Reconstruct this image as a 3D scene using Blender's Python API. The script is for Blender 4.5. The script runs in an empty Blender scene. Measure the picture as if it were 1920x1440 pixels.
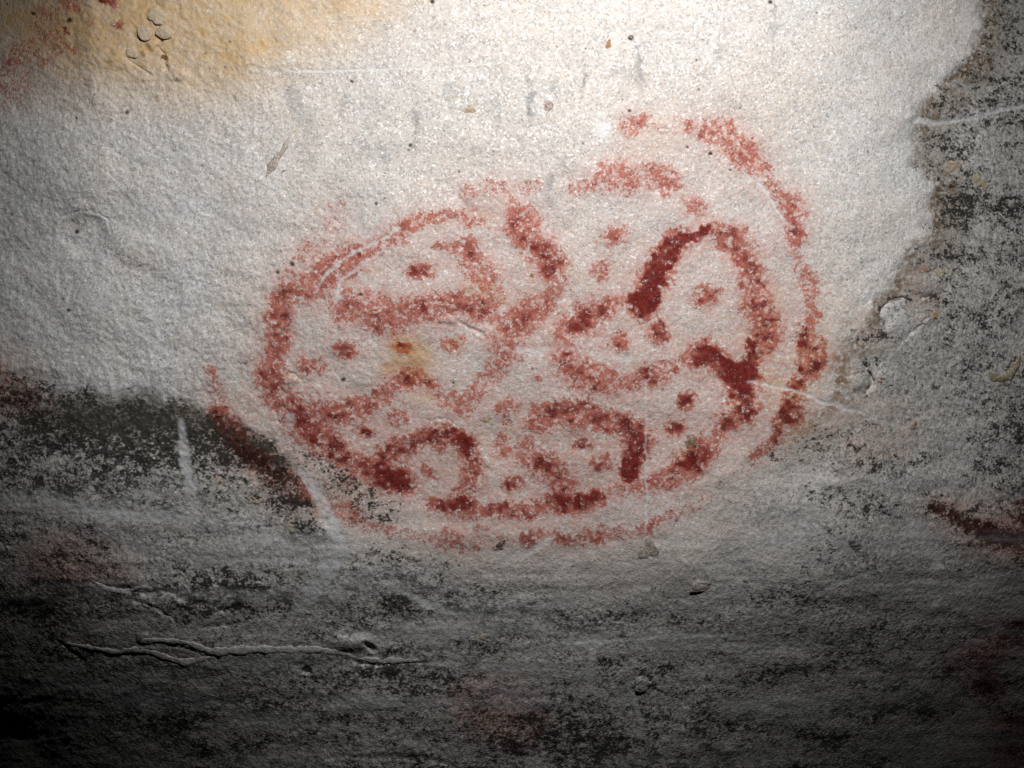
import bpy, math, random
import numpy as np
from mathutils import Vector, Matrix

random.seed(7)
SC = bpy.context.scene
COL = SC.collection

# ------------------------------------------------------------------ camera
# photograph frame 1920 x 1440; the wall stands about 1.5 m from the lens,
# where one photograph pixel is one millimetre
CAMD = 1.5
cam_d = bpy.data.cameras.new('camera')
cam = bpy.data.objects.new('camera', cam_d)
COL.objects.link(cam)
cam.location = (0, -CAMD, 0)
cam.rotation_euler = (math.radians(90), 0, 0)
cam_d.sensor_width = 36
cam_d.lens = 36 * CAMD / 1.92
cam_d.clip_start = 0.05
cam_d.clip_end = 200
SC.camera = cam

# ------------------------------------------------------------------ world: a dark rock shelter
w = bpy.data.worlds.new('World')
SC.world = w
w.use_nodes = True
bg = w.node_tree.nodes['Background']
sky = w.node_tree.nodes.new('ShaderNodeTexSky')
sky.sky_type = 'NISHITA'
sky.sun_disc = False
sky.sun_elevation = math.radians(4)
w.node_tree.links.new(sky.outputs[0], bg.inputs['Color'])
bg.inputs['Strength'].default_value = 0.0006

# ------------------------------------------------------------------ the lamp that lights the wall
ld = bpy.data.lights.new('torch_light', 'SPOT')
lamp = bpy.data.objects.new('torch_light', ld)
COL.objects.link(lamp)
lamp.location = (0.17, -1.22, 0.98)
tgt = Vector((0.08, 0.0, 0.36))
lamp.rotation_euler = (tgt - Vector(lamp.location)).to_track_quat('-Z', 'Y').to_euler()
ld.energy = 103
ld.color = (1.0, 0.985, 0.965)
ld.spot_size = math.radians(104)
ld.spot_blend = 0.85
ld.shadow_soft_size = 0.012

# ------------------------------------------------------------------ colour, sampling
SC.view_settings.view_transform = 'Standard'
SC.view_settings.look = 'None'
SC.view_settings.exposure = 0
SC.view_settings.gamma = 1
SC.view_settings.use_curve_mapping = False
SC.render.engine = 'CYCLES'
SC.cycles.use_denoising = False
SC.cycles.max_bounces = 3
SC.cycles.diffuse_bounces = 2

# ================================================================== numeric helpers
def axis(lo, hi, step, far_lo, far_hi):
    a = list(np.arange(lo, hi + 1e-6, step))
    s = step
    while a[0] > far_lo:
        s *= 1.18
        a.insert(0, a[0] - s)
    s = step
    while a[-1] < far_hi:
        s *= 1.18
        a.append(a[-1] + s)
    return np.array(a)

U = axis(-14, 1934, 2.2, -1100, 3020)
V = axis(-14, 1454, 2.2, -900, 2300)
NX, NY = len(U), len(V)
UU, VV = np.meshgrid(U, V)            # shape (NY, NX)

def noise(sx, sy, seed, u=None, v=None):
    """smooth value noise in 0..1; cell sx by sy pixels; u, v are full 2-D fields or None"""
    rng = np.random.RandomState(seed)
    T = rng.rand(257, 257)
    a = (UU if u is None else u) / sx + 31.7
    b = (VV if v is None else v) / sy + 17.3
    ia = np.floor(a).astype(np.int32); ib = np.floor(b).astype(np.int32)
    fa = a - ia; fb = b - ib
    fa = fa * fa * (3 - 2 * fa); fb = fb * fb * (3 - 2 * fb)
    ia &= 255; ib &= 255
    t00 = T[ib, ia]; t10 = T[ib, ia + 1]; t01 = T[ib + 1, ia]; t11 = T[ib + 1, ia + 1]
    return (t00 * (1 - fa) + t10 * fa) * (1 - fb) + (t01 * (1 - fa) + t11 * fa) * fb

def fbm(sx, sy, seed, octs=3, gain=0.5):
    s = 0; amp = 1; tot = 0
    for i in range(octs):
        s = s + amp * noise(sx / 2 ** i, sy / 2 ** i, seed + 101 * i)
        tot += amp; amp *= gain
    return s / tot

def sstep(a, b, x):
    t = np.clip((x - a) / (b - a), 0, 1)
    return t * t * (3 - 2 * t)

def catmull(pts, step=7.0):
    p = np.array(pts, float)
    if len(p) == 1:
        p = np.vstack([p, p + np.array([[3.0, 2.0] + [0.0] * (p.shape[1] - 2)])])
    if len(p) < 3:
        n = max(2, int(np.hypot(*(p[1, :2] - p[0, :2])) / step))
        return np.array([p[0] * (1 - t) + p[1] * t for t in np.linspace(0, 1, n + 1)])
    q = np.vstack([2 * p[0] - p[1], p, 2 * p[-1] - p[-2]])
    out = []
    for i in range(1, len(q) - 2):
        n = max(1, int(np.hypot(*(q[i + 1, :2] - q[i, :2])) / step))
        for k in range(n):
            t = k / n
            c = 0.5 * (2 * q[i] + (q[i + 1] - q[i - 1]) * t + (2 * q[i - 1] - 5 * q[i] + 4 * q[i + 1] - q[i + 2]) * t * t
                       + (3 * q[i] - q[i - 1] - 3 * q[i + 1] + q[i + 2]) * t ** 3)
            out.append(c)
    out.append(q[-2])
    return np.array(out)

def window(x0, x1, y0, y1):
    i0 = max(0, np.searchsorted(U, x0) - 1); i1 = min(NX, np.searchsorted(U, x1) + 1)
    j0 = max(0, np.searchsorted(V, y0) - 1); j1 = min(NY, np.searchsorted(V, y1) + 1)
    return slice(j0, j1), slice(i0, i1)

WX = (fbm(26, 26, 5, 2) - 0.5); WY = (fbm(26, 26, 6, 2) - 0.5)      # edge warps
FX = (noise(8, 8, 15) - 0.5); FY = (noise(8, 8, 16) - 0.5)

def stroke_field(pts, soft=(0.42, 1.6), warp=18.0, fine=11.0):
    """pts rows: x, y, width[, strength]; returns window slices and the field along the line"""
    q = catmull(pts)
    if q.shape[1] == 3:
        q = np.hstack([q, np.ones((len(q), 1))])
    m = q[:, 2].max() * 0.75 * soft[1] + 22
    sl = window(q[:, 0].min() - m, q[:, 0].max() + m, q[:, 1].min() - m, q[:, 1].max() + m)
    X = UU[sl] + warp * WX[sl] + fine * FX[sl]; Y = VV[sl] + warp * WY[sl] + fine * FY[sl]
    best = np.zeros(X.shape)
    for a, b in zip(q[:-1], q[1:]):
        d = b[:2] - a[:2]
        L = max(1e-6, d @ d)
        t = np.clip(((X - a[0]) * d[0] + (Y - a[1]) * d[1]) / L, 0, 1)
        r = np.hypot(X - a[0] - t * d[0], Y - a[1] - t * d[1])
        hw = np.maximum(1.0, (a[2] + t * (b[2] - a[2])) * 0.5)
        st = a[3] + t * (b[3] - a[3])
        best = np.maximum(best, st * (1 - sstep(soft[0], soft[1], r / hw)))
    return sl, best

def blob(x, y, rx, ry, ang=0.0, hard=(0.3, 1.0), warp=10.0, fine=4.0):
    m = max(rx, ry) * max(1.0, hard[1]) + 25
    sl = window(x - m, x + m, y - m, y + m)
    X = UU[sl] + warp * WX[sl] + fine * FX[sl] - x; Y = VV[sl] + warp * WY[sl] + fine * FY[sl] - y
    c, s = math.cos(ang), math.sin(ang)
    r = np.hypot((X * c + Y * s) / rx, (-X * s + Y * c) / ry)
    return sl, 1 - sstep(hard[0], hard[1], r)

def seg_dist(poly, X, Y):
    best = np.full(X.shape, 1e9)
    p = np.array(poly, float)
    for a, b in zip(p[:-1], p[1:]):
        d = b - a; L = max(1e-6, d @ d)
        t = np.clip(((X - a[0]) * d[0] + (Y - a[1]) * d[1]) / L, 0, 1)
        best = np.minimum(best, np.hypot(X - a[0] - t * d[0], Y - a[1] - t * d[1]))
    return best

def inside(poly, X, Y):
    c = np.zeros(X.shape, bool)
    n = len(poly)
    for i in range(n):
        x1, y1 = poly[i]; x2, y2 = poly[(i + 1) % n]
        if y1 == y2: continue
        k = ((y1 > Y) != (y2 > Y)) & (X < (x2 - x1) * (Y - y1) / (y2 - y1) + x1)
        c ^= k
    return c

def add_max(F, sl, val, k=1.0):
    F[sl] = np.maximum(F[sl], val * k)

def blur(F, r, n=2):
    for _ in range(n):
        for ax in (0, 1):
            P = np.pad(F, [(r + 1, r) if a == ax else (0, 0) for a in (0, 1)], mode='edge')
            c = np.cumsum(P, axis=ax)
            if ax == 0: F = (c[2 * r + 1:] - c[:-2 * r - 1]) / (2 * r + 1)
            else: F = (c[:, 2 * r + 1:] - c[:, :-2 * r - 1]) / (2 * r + 1)
    return F

# ================================================================== the marks on the wall (x, y, width, strength)
FIGURE = [   # parts of the big red oval
 ('outer_ring', 'broken outer ring of red paint', [
   [(1168,238,26,.75),(1184,240,34,.8),(1205,216,20,.7)],
   [(1268,226,14,.5),(1284,238,24,.7)],
   [(1325,252,38,.82),(1350,236,28,.78),(1375,268,46,.85),(1402,292,46,.85),(1418,308,34,.72),(1440,318,20,.7),(1440,338,26,.65),(1468,372,36,.8),(1488,392,44,.95),(1484,420,30,.85),(1495,446,34,.92),(1484,470,14,.5)],
   [(1512,506,26,.8),(1516,525,32,.88),(1522,555,26,.75),(1524,588,20,.95),(1520,608,26,1.0),(1514,628,42,1.1),(1510,646,34,1.1),(1530,672,40,1.3),(1518,692,40,1.1),(1498,720,34,1.1),(1490,735,40,1.05)],
   [(1488,754,38,1.0),(1486,774,40,1.1),(1458,795,24,1.05),(1452,822,24,1.05),(1434,840,26,.95),(1416,852,24,.85)],
   [(1545,640,12,.9),(1540,662,16,1.0)],
   [(1200,232,30,.25),(1290,236,30,.28),(1330,246,30,.4)],[(1430,322,24,.4),(1452,352,26,.42),(1476,384,26,.5)],[(1482,460,22,.36),(1498,490,24,.36),(1514,520,24,.45)],[(1520,570,24,.5),(1516,640,30,.6),(1500,730,34,.55)],
   [(1440,846,26,.45),(1380,892,22,.28),(1320,935,20,.26),(1255,968,20,.34),(1180,1000,20,.28),(1100,1008,22,.3),(1000,1014,22,.3),(900,1012,22,.3),(800,1004,20,.3),(720,994,22,.36),(640,958,28,.42)],
   [(520,560,24,.3),(545,505,36,.28),(575,465,40,.26),(620,425,36,.28),(632,388,40,.3)],
   [(1262,966,16,.85),(1240,972,14,.75),(1222,976,16,.85),(1206,998,24,.8),(1180,1000,14,.5),(1155,1000,22,.7),(1118,1006,30,.85),(1080,1010,26,.66),(1046,1012,28,.75),(1015,998,18,.62),(986,1012,28,.85),(990,1022,18,.6)],
   [(902,1000,30,.75),(882,1020,24,.65),(858,1018,26,.75),(832,1008,32,.85),(800,1003,20,.62),(750,1004,16,.6),(718,998,14,.58),(690,985,20,.6),(668,972,30,.75),(648,955,34,.72),(618,950,34,.66),(580,925,40,.8),(545,908,40,.8),(520,893,36,1.0),(492,868,36,1.08),(466,846,32,1.02),(440,810,40,.85),(416,782,44,.9),(412,752,30,.4),(402,708,26,.68),(388,690,14,.5)]]),
 ('inner_ring', 'inner ring of red paint along the left and bottom', [
   [(900,392,16,.4),(868,396,16,.5),(832,408,26,.66),(792,415,28,.85),(748,438,28,.75),(700,462,34,.82),(662,482,42,.92),(622,507,58,.95),(588,530,50,.9),(555,545,42,.9),(531,562,48,.98),(526,600,48,1.0),(519,640,42,.95),(512,670,42,1.0),(506,700,46,1.0),(518,735,36,.95),(542,756,44,1.0),(570,785,56,1.05),(610,830,48,1.1),(650,856,44,1.1),(700,880,52,1.2),(742,898,58,1.4),(770,916,24,1.1)],
   [(812,950,26,1.1),(850,945,30,1.3),(872,950,36,1.2),(905,956,22,1.0),(944,952,30,1.2),(980,960,24,1.1),(1004,954,26,1.0),(1045,940,36,1.15),(1075,942,30,1.2),(1112,932,34,1.2),(1132,942,14,.9)],
   [(1150,918,26,.7),(1176,918,30,.75),(1204,908,24,.7),(1240,902,34,1.0),(1270,880,46,1.12),(1300,862,54,1.2),(1328,830,46,1.05),(1352,804,38,1.0),(1378,786,36,1.15)]]),
 ('horizontal_band', None, [[(640,584,44,.95),(690,583,58,1.0),(728,592,58,1.08),(772,588,52,1.08),(820,577,42,.95),(870,571,44,1.0),(910,580,46,.98),(930,592,28,.8)],[(656,548,14,.75),(640,566,18,.8)]]),
 ('curved_stroke', None, [[(828,458,18,.75),(866,468,40,.98),(888,494,46,.86),(906,516,50,.85),(918,540,42,.74),(914,564,44,.82)]]),
 ('curved_stroke', None, [[(960,372,22,.5),(975,412,52,.92),(990,446,54,1.02),(1016,470,56,1.12),(1036,496,52,1.08),(1052,520,34,.8),(1040,546,32,.78),(1012,570,34,.78),(988,596,56,.96),(956,622,58,1.0),(946,648,54,.86)]]),
 ('looped_stroke', None, [[(1168,560,22,.7),(1132,578,42,1.02),(1098,600,52,1.05),(1062,616,42,1.0),(1056,640,44,.86),(1064,664,50,1.0),(1084,692,58,1.15),(1108,712,50,1.1),(1142,716,44,1.02),(1176,716,28,.78),(1210,708,40,1.0),(1244,696,32,.98),(1262,680,18,.95)]]),
 ('slanting_stroke', 'thick dark red slanting stroke', [[(1207,568,50,1.65),(1220,534,50,1.6),(1236,502,46,1.5),(1250,476,42,1.4),(1276,450,36,1.55),(1300,441,22,1.45),(1328,430,20,1.5)]]),
 ('curved_stroke', None, [[(1318,436,16,.8),(1344,430,34,.9),(1376,456,52,1.06),(1396,486,52,1.15),(1412,516,46,1.08),(1410,545,46,.84),(1420,578,52,.95),(1430,606,54,1.1),(1438,630,46,1.2),(1418,652,38,1.45),(1408,678,46,1.55),(1396,704,58,1.65),(1390,740,52,1.2),(1396,768,44,1.25),(1378,788,34,1.2)]]),
 ('forked_stroke', 'solid dark red stroke joining the fork', [[(1286,672,30,1.15),(1322,664,46,1.4),(1344,682,40,1.4),(1376,700,42,1.6)],[(1344,664,26,1.0)]]),
 ('arched_stroke', None, [[(1004,792,40,1.0),(1040,776,46,1.15),(1086,775,46,1.2),(1130,787,42,1.15),(1166,796,46,1.3),(1192,816,50,1.12),(1194,840,46,1.18),(1184,864,36,1.5),(1180,886,38,1.45)]]),
 ('arched_stroke', None, [[(984,858,34,.92),(1010,865,44,1.15),(1036,880,46,1.1),(1052,906,42,1.02),(1058,928,42,1.1)]]),
 ('arched_stroke', None, [[(722,852,34,1.1),(752,836,38,1.12),(792,819,32,1.12),(834,820,46,1.3),(864,828,38,1.4),(880,856,42,1.02),(886,886,42,1.0),(872,912,30,.92),(858,926,26,1.0)]]),
 ('short_stroke', None, [[(796,878,14,1.05),(808,890,18,1.15),(818,902,18,1.25)]]),
 ('wavy_stroke', None, [[(560,770,44,.95),(600,776,52,1.0),(640,772,44,1.15),(680,762,38,.94),(710,744,30,.96),(738,726,32,.82),(760,713,32,1.15),(790,712,36,1.2),(814,724,28,.92),(834,738,18,.7)]]),
 ('faint_stroke', None, [[(846,756,34,.84),(872,764,34,.84),(886,744,30,.62),(908,722,36,.6),(926,694,44,.62),(936,676,20,.5)]]),
 ('faint_stroke', None, [[(936,768,26,.72),(954,758,22,.76),(972,762,16,.82)],[(952,786,16,.62)]]),
 ('faint_stroke', None, [[(1076,348,26,.45),(1112,344,30,.55),(1148,326,52,.75),(1180,342,34,.66),(1208,328,36,.68),(1246,334,42,.88),(1272,346,18,.78)],[(1248,364,16,.76)]]),
 ('faint_stroke', None, [[(868,362,26,.45),(910,356,30,.45),(960,350,26,.4),(1004,352,24,.5)]]),
]
DOTS = [(790,508,30,19,.1,.98),(648,657,27,21,.0,1.0),(583,684,30,17,.15,.86),(755,648,24,18,-.1,1.02),(855,645,30,17,0,.66),
 (1152,440,28,20,-.3,.86),(1128,508,24,18,-.3,.74),(1326,555,34,19,-.35,1.0),(1238,622,22,23,.5,1.12),(1163,642,20,19,0,1.1),
 (1286,754,24,18,-.6,1.16),(1263,806,24,15,-.3,1.16),(683,808,21,12,0,1.14),(745,783,24,14,.2,.78),(963,905,22,16,0,1.25),
 (1092,832,20,9,-.1,1.12),(1127,868,20,16,-.4,.98),(942,832,18,24,0,.84),(984,836,24,18,.2,.62),(1010,716,11,10,0,.66),
 (1302,385,25,15,.35,.82),(905,412,14,9,0,.55),(880,418,34,12,.2,.62)]

OTHER = [   # other red marks: name, category, label, strokes
 ('painted_line', 'painted mark', 'dark red forked line running off the edge of the rock near the right', [
   [(1748,944,14,1.1),(1772,956,22,1.3),(1800,974,28,1.2),(1830,990,30,1.45),(1868,1006,36,1.35),(1900,1012,44,1.25),(1965,1030,50,1.2)],
   [(1985,950,60,1.2),(1925,962,44,1.1),(1905,980,22,.9)]]),
 ('painted_smudge', 'painted mark', 'dim red smudge low on the dark rock near the right edge', [
   [(1786,1250,26,.85),(1812,1230,20,.75),(1850,1225,34,.9),(1882,1195,40,.95),(1960,1165,50,.9)],
   [(1848,1285,52,1.1),(1858,1250,36,.9)],[(1905,1400,90,.8),(1960,1340,60,.8)]]),
 ('painted_smudge', 'painted mark', 'faint dark red stain in the grimy rock below the oval painting', [
   [(870,1300,60,.38),(905,1330,90,.5),(975,1350,90,.48),(1010,1340,50,.4)]]),
 ('painted_smudge', 'painted mark', 'scattered red specks on orange rock in the upper corner', [
   [(-60,190,70,.6),(15,140,80,.66),(40,96,44,.62),(92,86,60,.62),(84,40,40,.6),(112,6,30,.74),(150,14,22,.95)],
   [(196,-4,26,1.3),(212,4,20,1.2)],[(122,58,14,1.1)],[(170,46,12,.85)],[(216,50,13,.95)],[(140,88,16,.6)]]),
 ('painted_smudge', 'painted mark', 'dull red smear at the top of the dark crust by the left edge', [
   [(-60,725,90,.5),(-10,728,80,.58),(50,750,60,.48),(80,765,30,.36)]]),
 ('painted_smudge', 'painted mark', 'faint brownish red patch in the dark rock above the rock ridges', [
   [(60,1050,70,.36),(130,1065,90,.46),(200,1085,60,.42),(240,1090,30,.3)]]),
]

# ================================================================== paint fields
PIG = np.zeros((NY, NX)); PID = np.full((NY, NX), -1, np.int32)
patches = []      # (owner key, part name, label)
def lay(strokes, pid, wid=1.14, ex=1.0, mul=1.0):
    for s in strokes:
        s = [(p[0], p[1], p[2] * wid, p[3] ** ex * mul) for p in s]
        sl, f = stroke_field(s)
        cur = PIG[sl]; up = f > cur
        PIG[sl] = np.where(up, f, cur)
        PID[sl] = np.where(up, pid, PID[sl])
for nm, lab, strokes in FIGURE:
    lay(strokes, len(patches), 1.12, .92 if nm == 'outer_ring' else .96, 1.1 if nm == 'inner_ring' else 1.04); patches.append(('figure', nm, lab))
for i, (x, y, rx, ry, an, st) in enumerate(DOTS):
    sl, f = blob(x, y, rx * 1.12, ry * 1.12, an, (0.4, 1.3), 14, 10)
    f = f * (st + .12); cur = PIG[sl]; up = f > cur
    PIG[sl] = np.where(up, f, cur); PID[sl] = np.where(up, len(patches), PID[sl])
    patches.append(('figure', 'dot', 'orange red dot in a rusty halo' if i == 3 else None))
for k, (nm, cat, lab, strokes) in enumerate(OTHER):
    lay(strokes, len(patches)); patches.append((k, nm, None))
PIGRAW = PIG.copy()
n1 = fbm(30, 26, 21, 2); n2 = noise(11, 9, 23); n3 = noise(5.5, 5, 24)
PIGN = np.clip(PIG * 1.04 + np.where(PIG > 0.02, 0.58 * (n1 - 0.5) + 0.55 * (n2 - 0.5) + 0.5 * (n3 - 0.5), 0), 0, 1.6)
PIGN *= sstep(0.0, 0.3, PIG)
PINK = np.clip(blur(np.minimum(PIG, 1.0), 9) * 1.05 + blur(np.minimum(PIG, 1.0), 26) * 1.05, 0, 1) * (0.55 + 0.9 * fbm(40, 34, 27, 3))
PINK *= 1 - .75 * (1 - sstep(150, 320, UU)) * (1 - sstep(260, 360, VV))
# a general pink wash inside the oval
sl, f = blob(1080, 650, 560, 400, 0.0, (0.5, 1.05), 60, 4)
add_max(PINK, sl, f * 0.30 * (0.4 + 1.2 * fbm(60, 50, 28, 3)[sl]))
for b in [(1490,700,150,190,.34),(1620,810,190,130,.30),(1600,600,90,70,.28),(1450,560,60,110,.2),(1350,960,200,90,.2),(1730,560,80,70,.22)]:
    sl, f = blob(*b[:4], 0, (0.1, 1.0), 50, 6); add_max(PINK, sl, f * (0.25 + 1.5 * fbm(26, 22, 29, 3)[sl]), b[4])
SOFT = np.clip(PIG * 0.95 + 0.5 * (n1 - .5) + .3 * (n2 - .5), 0, 1) * sstep(0.05, 0.35, PIG)
SOFT = np.where(PID >= len(FIGURE) + len(DOTS), SOFT * .25, SOFT)
ORANGE = np.zeros((NY, NX))
sl, f = blob(1580, 720, 260, 260, 0, (0.2, 1.0), 40); add_max(ORANGE, sl, f * fbm(40, 34, 30, 2)[sl], .9)
for b in [(755,650,46,34,1.0),(790,705,60,26,.55),(860,645,50,24,.6),(900,540,60,40,.35),(1380,765,40,36,.3),(1290,860,50,30,.35),(800,420,50,20,.4),(545,705,30,14,.6)]:
    sl, f = blob(*b[:4], 0, (0.2, 1.0)); add_max(ORANGE, sl, f, b[4])

# ------------------------------------------------------------------ dark crust on both sides and below
CRUST = [(-1200,640),(-300,650),(-40,684),(50,694),(100,707),(122,727),(187,727),(213,743),(240,728),(280,728),(317,747),(367,748),(387,766),(450,780),
 (484,810),(533,842),(566,884),(600,935),(640,985),(720,1010),(820,1018),(960,1040),(1120,1060),(1240,1075),(1330,1040),(1345,995),(1400,1030),(1470,1045),(1540,1000),
 (1545,960),(1500,910),(1420,872),(1450,815),(1500,770),(1560,735),(1556,660),(1600,620),(1630,580),(1655,545),(1680,498),(1700,468),(1745,436),(1728,392),(1748,352),
 (1706,305),(1703,262),(1722,198),(1770,150),(1822,100),(1836,60),(1832,0),(1820,-120),(1760,-400),(1700,-1000),(3200,-1000),(3200,2500),(-1200,2500)]
WXX = UU + 26 * WX + 10 * FX; WYY = VV + 22 * WY + 10 * FY
ins = inside(CRUST, WXX, WYY)
dist = seg_dist(CRUST[:-3], WXX, WYY)
dist = np.where(ins, dist, -dist)
PATINA = sstep(-24, 46, dist + 26 * (noise(14, 11, 48) - .5) + 14 * (noise(6, 6, 49) - .5))                                   # greyer weathered rock inside the line
soft_r = sstep(1340, 1430, UU) * sstep(470, 600, VV)
PATINA = PATINA * (1 - soft_r) + soft_r * sstep(-70, 110, dist)
soft_low = sstep(620, 900, UU) * (1 - sstep(1350, 1480, UU)) * sstep(900, 1000, VV)   # here the edge is gradual
PATINA = PATINA * (1 - soft_low) + soft_low * sstep(-130, 170, dist)
sl, f = blob(1450, 965, 200, 120, 0.1, (0.2, 1.0), 60); add_max(PATINA, sl, f, .92)
sl, f = blob(1600, 740, 90, 110, 0.2, (0.0, 1.0), 40); PATINA[sl] *= 1 - .35 * f
DARK = np.zeros((NY, NX))
# streaky broken grime
st1 = fbm(80, 44, 41, 3); st2 = fbm(34, 13, 43, 2); st3 = noise(11, 6, 44); st4 = noise(6, 4, 45)
cover = 0.385 + 0.0 * UU
def bump_cover(x, y, rx, ry, k, ang=0):
    global cover
    c, s = math.cos(ang), math.sin(ang)
    r2 = (((UU - x) * c + (VV - y) * s) / rx) ** 2 + ((-(UU - x) * s + (VV - y) * c) / ry) ** 2
    cover = cover + k * np.exp(-r2)
bump_cover(170, 810, 170, 80, .62); bump_cover(330, 800, 150, 56, .5, .15); bump_cover(250, 870, 220, 50, .16); bump_cover(40, 760, 90, 60, .2)
bump_cover(500, 850, 110, 34, .5, .75); bump_cover(120, 880, 260, 70, .12)
bump_cover(40, 1080, 200, 110, .26); bump_cover(430, 1060, 90, 40, .14); bump_cover(700, 1100, 160, 60, .12); bump_cover(560, 990, 90, 40, .1); bump_cover(260, 1150, 200, 40, .08)
bump_cover(800, 1150, 160, 40, .14); bump_cover(950, 1250, 260, 60, .16); bump_cover(1000, 1340, 260, 60, .2)
bump_cover(300, 1330, 500, 100, .28); bump_cover(760, 1075, 110, 40, .16); bump_cover(900, 1440, 900, 60, .2)
bump_cover(1370, 1020, 60, 40, .3, .4); bump_cover(1560, 1130, 200, 60, .12); bump_cover(1620, 1215, 120, 30, .18); bump_cover(1450, 1330, 160, 50, .12)
bump_cover(1780, 130, 100, 130, .24); bump_cover(1800, 330, 90, 120, .14); bump_cover(1900, 480, 160, 200, .12); bump_cover(1480, 860, 90, 30, .10); bump_cover(1640, 760, 180, 160, -.10)
bump_cover(1600, 900, 120, 70, .06); bump_cover(1880, 900, 120, 160, .06); bump_cover(1650, 720, 110, 130, -.22); bump_cover(1560, 780, 90, 50, -.14)
bump_cover(1450, 960, 110, 50, -.3); bump_cover(1200, 1090, 200, 40, -.12); bump_cover(960, 1040, 240, 26, -.2)
bump_cover(230, 960, 170, 22, -.25); bump_cover(355, 890, 26, 90, -.3); bump_cover(600, 1090, 50, 70, -.3, .5); bump_cover(330, 1185, 200, 14, -.15)
bump_cover(60, 920, 120, 40, -.08); bump_cover(1150, 1200, 160, 26, -.14); bump_cover(680, 925, 110, 46, .40, .5); bump_cover(620, 880, 60, 24, .25, .8); bump_cover(640, 990, 40, 26, -.2)
g = 0.46 * st1 + 0.30 * st2 + 0.22 * st3 + 0.16 * st4
low_rim = np.exp(-((((UU - 650) * .8 + (VV - 915) * .6) / 110) ** 2 + ((-(UU - 650) * .6 + (VV - 915) * .8) / 36) ** 2))
DARK = np.clip(0.92 * cover + 0.85 * (st1 - 0.5) + 0.6 * (st2 - 0.5) + 0.35 * (st3 - 0.5) + 0.9 * (fbm(190, 46, 47, 3) - .5), 0, 1) * sstep(-12, 22, dist + 20 * (noise(10, 9, 50) - .5)) * (1 - 0.7 * soft_low * (1 - sstep(0, 150, dist)))
solid = np.exp(-(((UU - 190) / 150) ** 2 + ((VV - 775) / 46) ** 2)) + np.exp(-(((UU - 340) / 110) ** 2 + ((VV - 775) / 34) ** 2)) \
      + np.exp(-((((UU - 490) * .73 + (VV - 825) * .68) / 90) ** 2 + ((-(UU - 490) * .68 + (VV - 825) * .73) / 22) ** 2))
FILM = np.clip(solid, 0, 1) * sstep(-4, 18, dist) * 0.75        # thin even brown-black film
DARK = np.maximum(DARK, np.clip(.75 * low_rim + .5 * (st2 - .5) * low_rim * 2, 0, .62) * (low_rim > .03))
# brown rim of the crust on the right
BROWN = (1 - sstep(0, 70, np.abs(dist - 22))) * sstep(-2, 8, dist) * sstep(1380, 1500, UU) * (1 - sstep(800, 880, VV)) * (0.35 + 0.9 * fbm(34, 30, 51, 2)) * 1.0
BROWN = np.maximum(BROWN, np.clip(solid, 0, 1) * sstep(-4, 10, dist) * 0.45)
for b in [(660,930,120,60,.35),(1480,830,120,70,.35),(1560,700,70,80,.35),(1440,690,40,60,.4),(1740,570,70,60,.4)]:
    sl, f = blob(*b[:4], 0, (0.1, 1.0), 40); add_max(BROWN, sl, f * (0.3 + fbm(24, 20, 53, 2)[sl]), b[4])

# ------------------------------------------------------------------ ochre
OCH = np.zeros((NY, NX))
o1 = inside([(-300,-400),(1000,-400),(760,-20),(640,60),(520,130),(430,175),(350,178),(280,150),(180,160),(90,190),(40,120),(-300,60)], UU + 70 * (fbm(120, 90, 61, 3) - .5), VV + 90 * (fbm(120, 90, 62, 3) - .5))
OCH = blur(o1.astype(float), 22) * (0.5 + 0.85 * fbm(60, 46, 63, 3))
for b in [(430,60,150,80,.9),(310,120,60,40,1.0),(470,20,160,70,.7),(368,100,10,8,2.4),(640,40,160,80,.45),(160,130,150,60,.55)]:
    sl, f = blob(*b[:4], 0, (0.0, 1.0), 30); add_max(OCH, sl, f * (0.5 + 0.7 * fbm(30, 24, 64, 2)[sl]), b[4])
for b in [(770,672,80,56,1.5),(730,690,40,26,1.1),(755,640,60,30,.8),(800,745,40,22,.6),(700,505,24,14,.5),(1060,505,30,24,.5),(940,560,30,14,.6),(650,925,80,30,.3),(1230,260,90,60,.22),(900,400,60,40,.3),(1450,560,60,40,.35),(1440,715,34,20,.6)]:
    sl, f = blob(*b[:4], 0, (0.1, 1.0), 24); add_max(OCH, sl, f * (0.4 + 0.9 * fbm(16, 14, 65, 2)[sl]), b[4])
OCH = np.clip(OCH * (0.75 + 0.5 * noise(7, 7, 66)), 0, 1.2) * (1 - 0.6 * PATINA)

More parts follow.
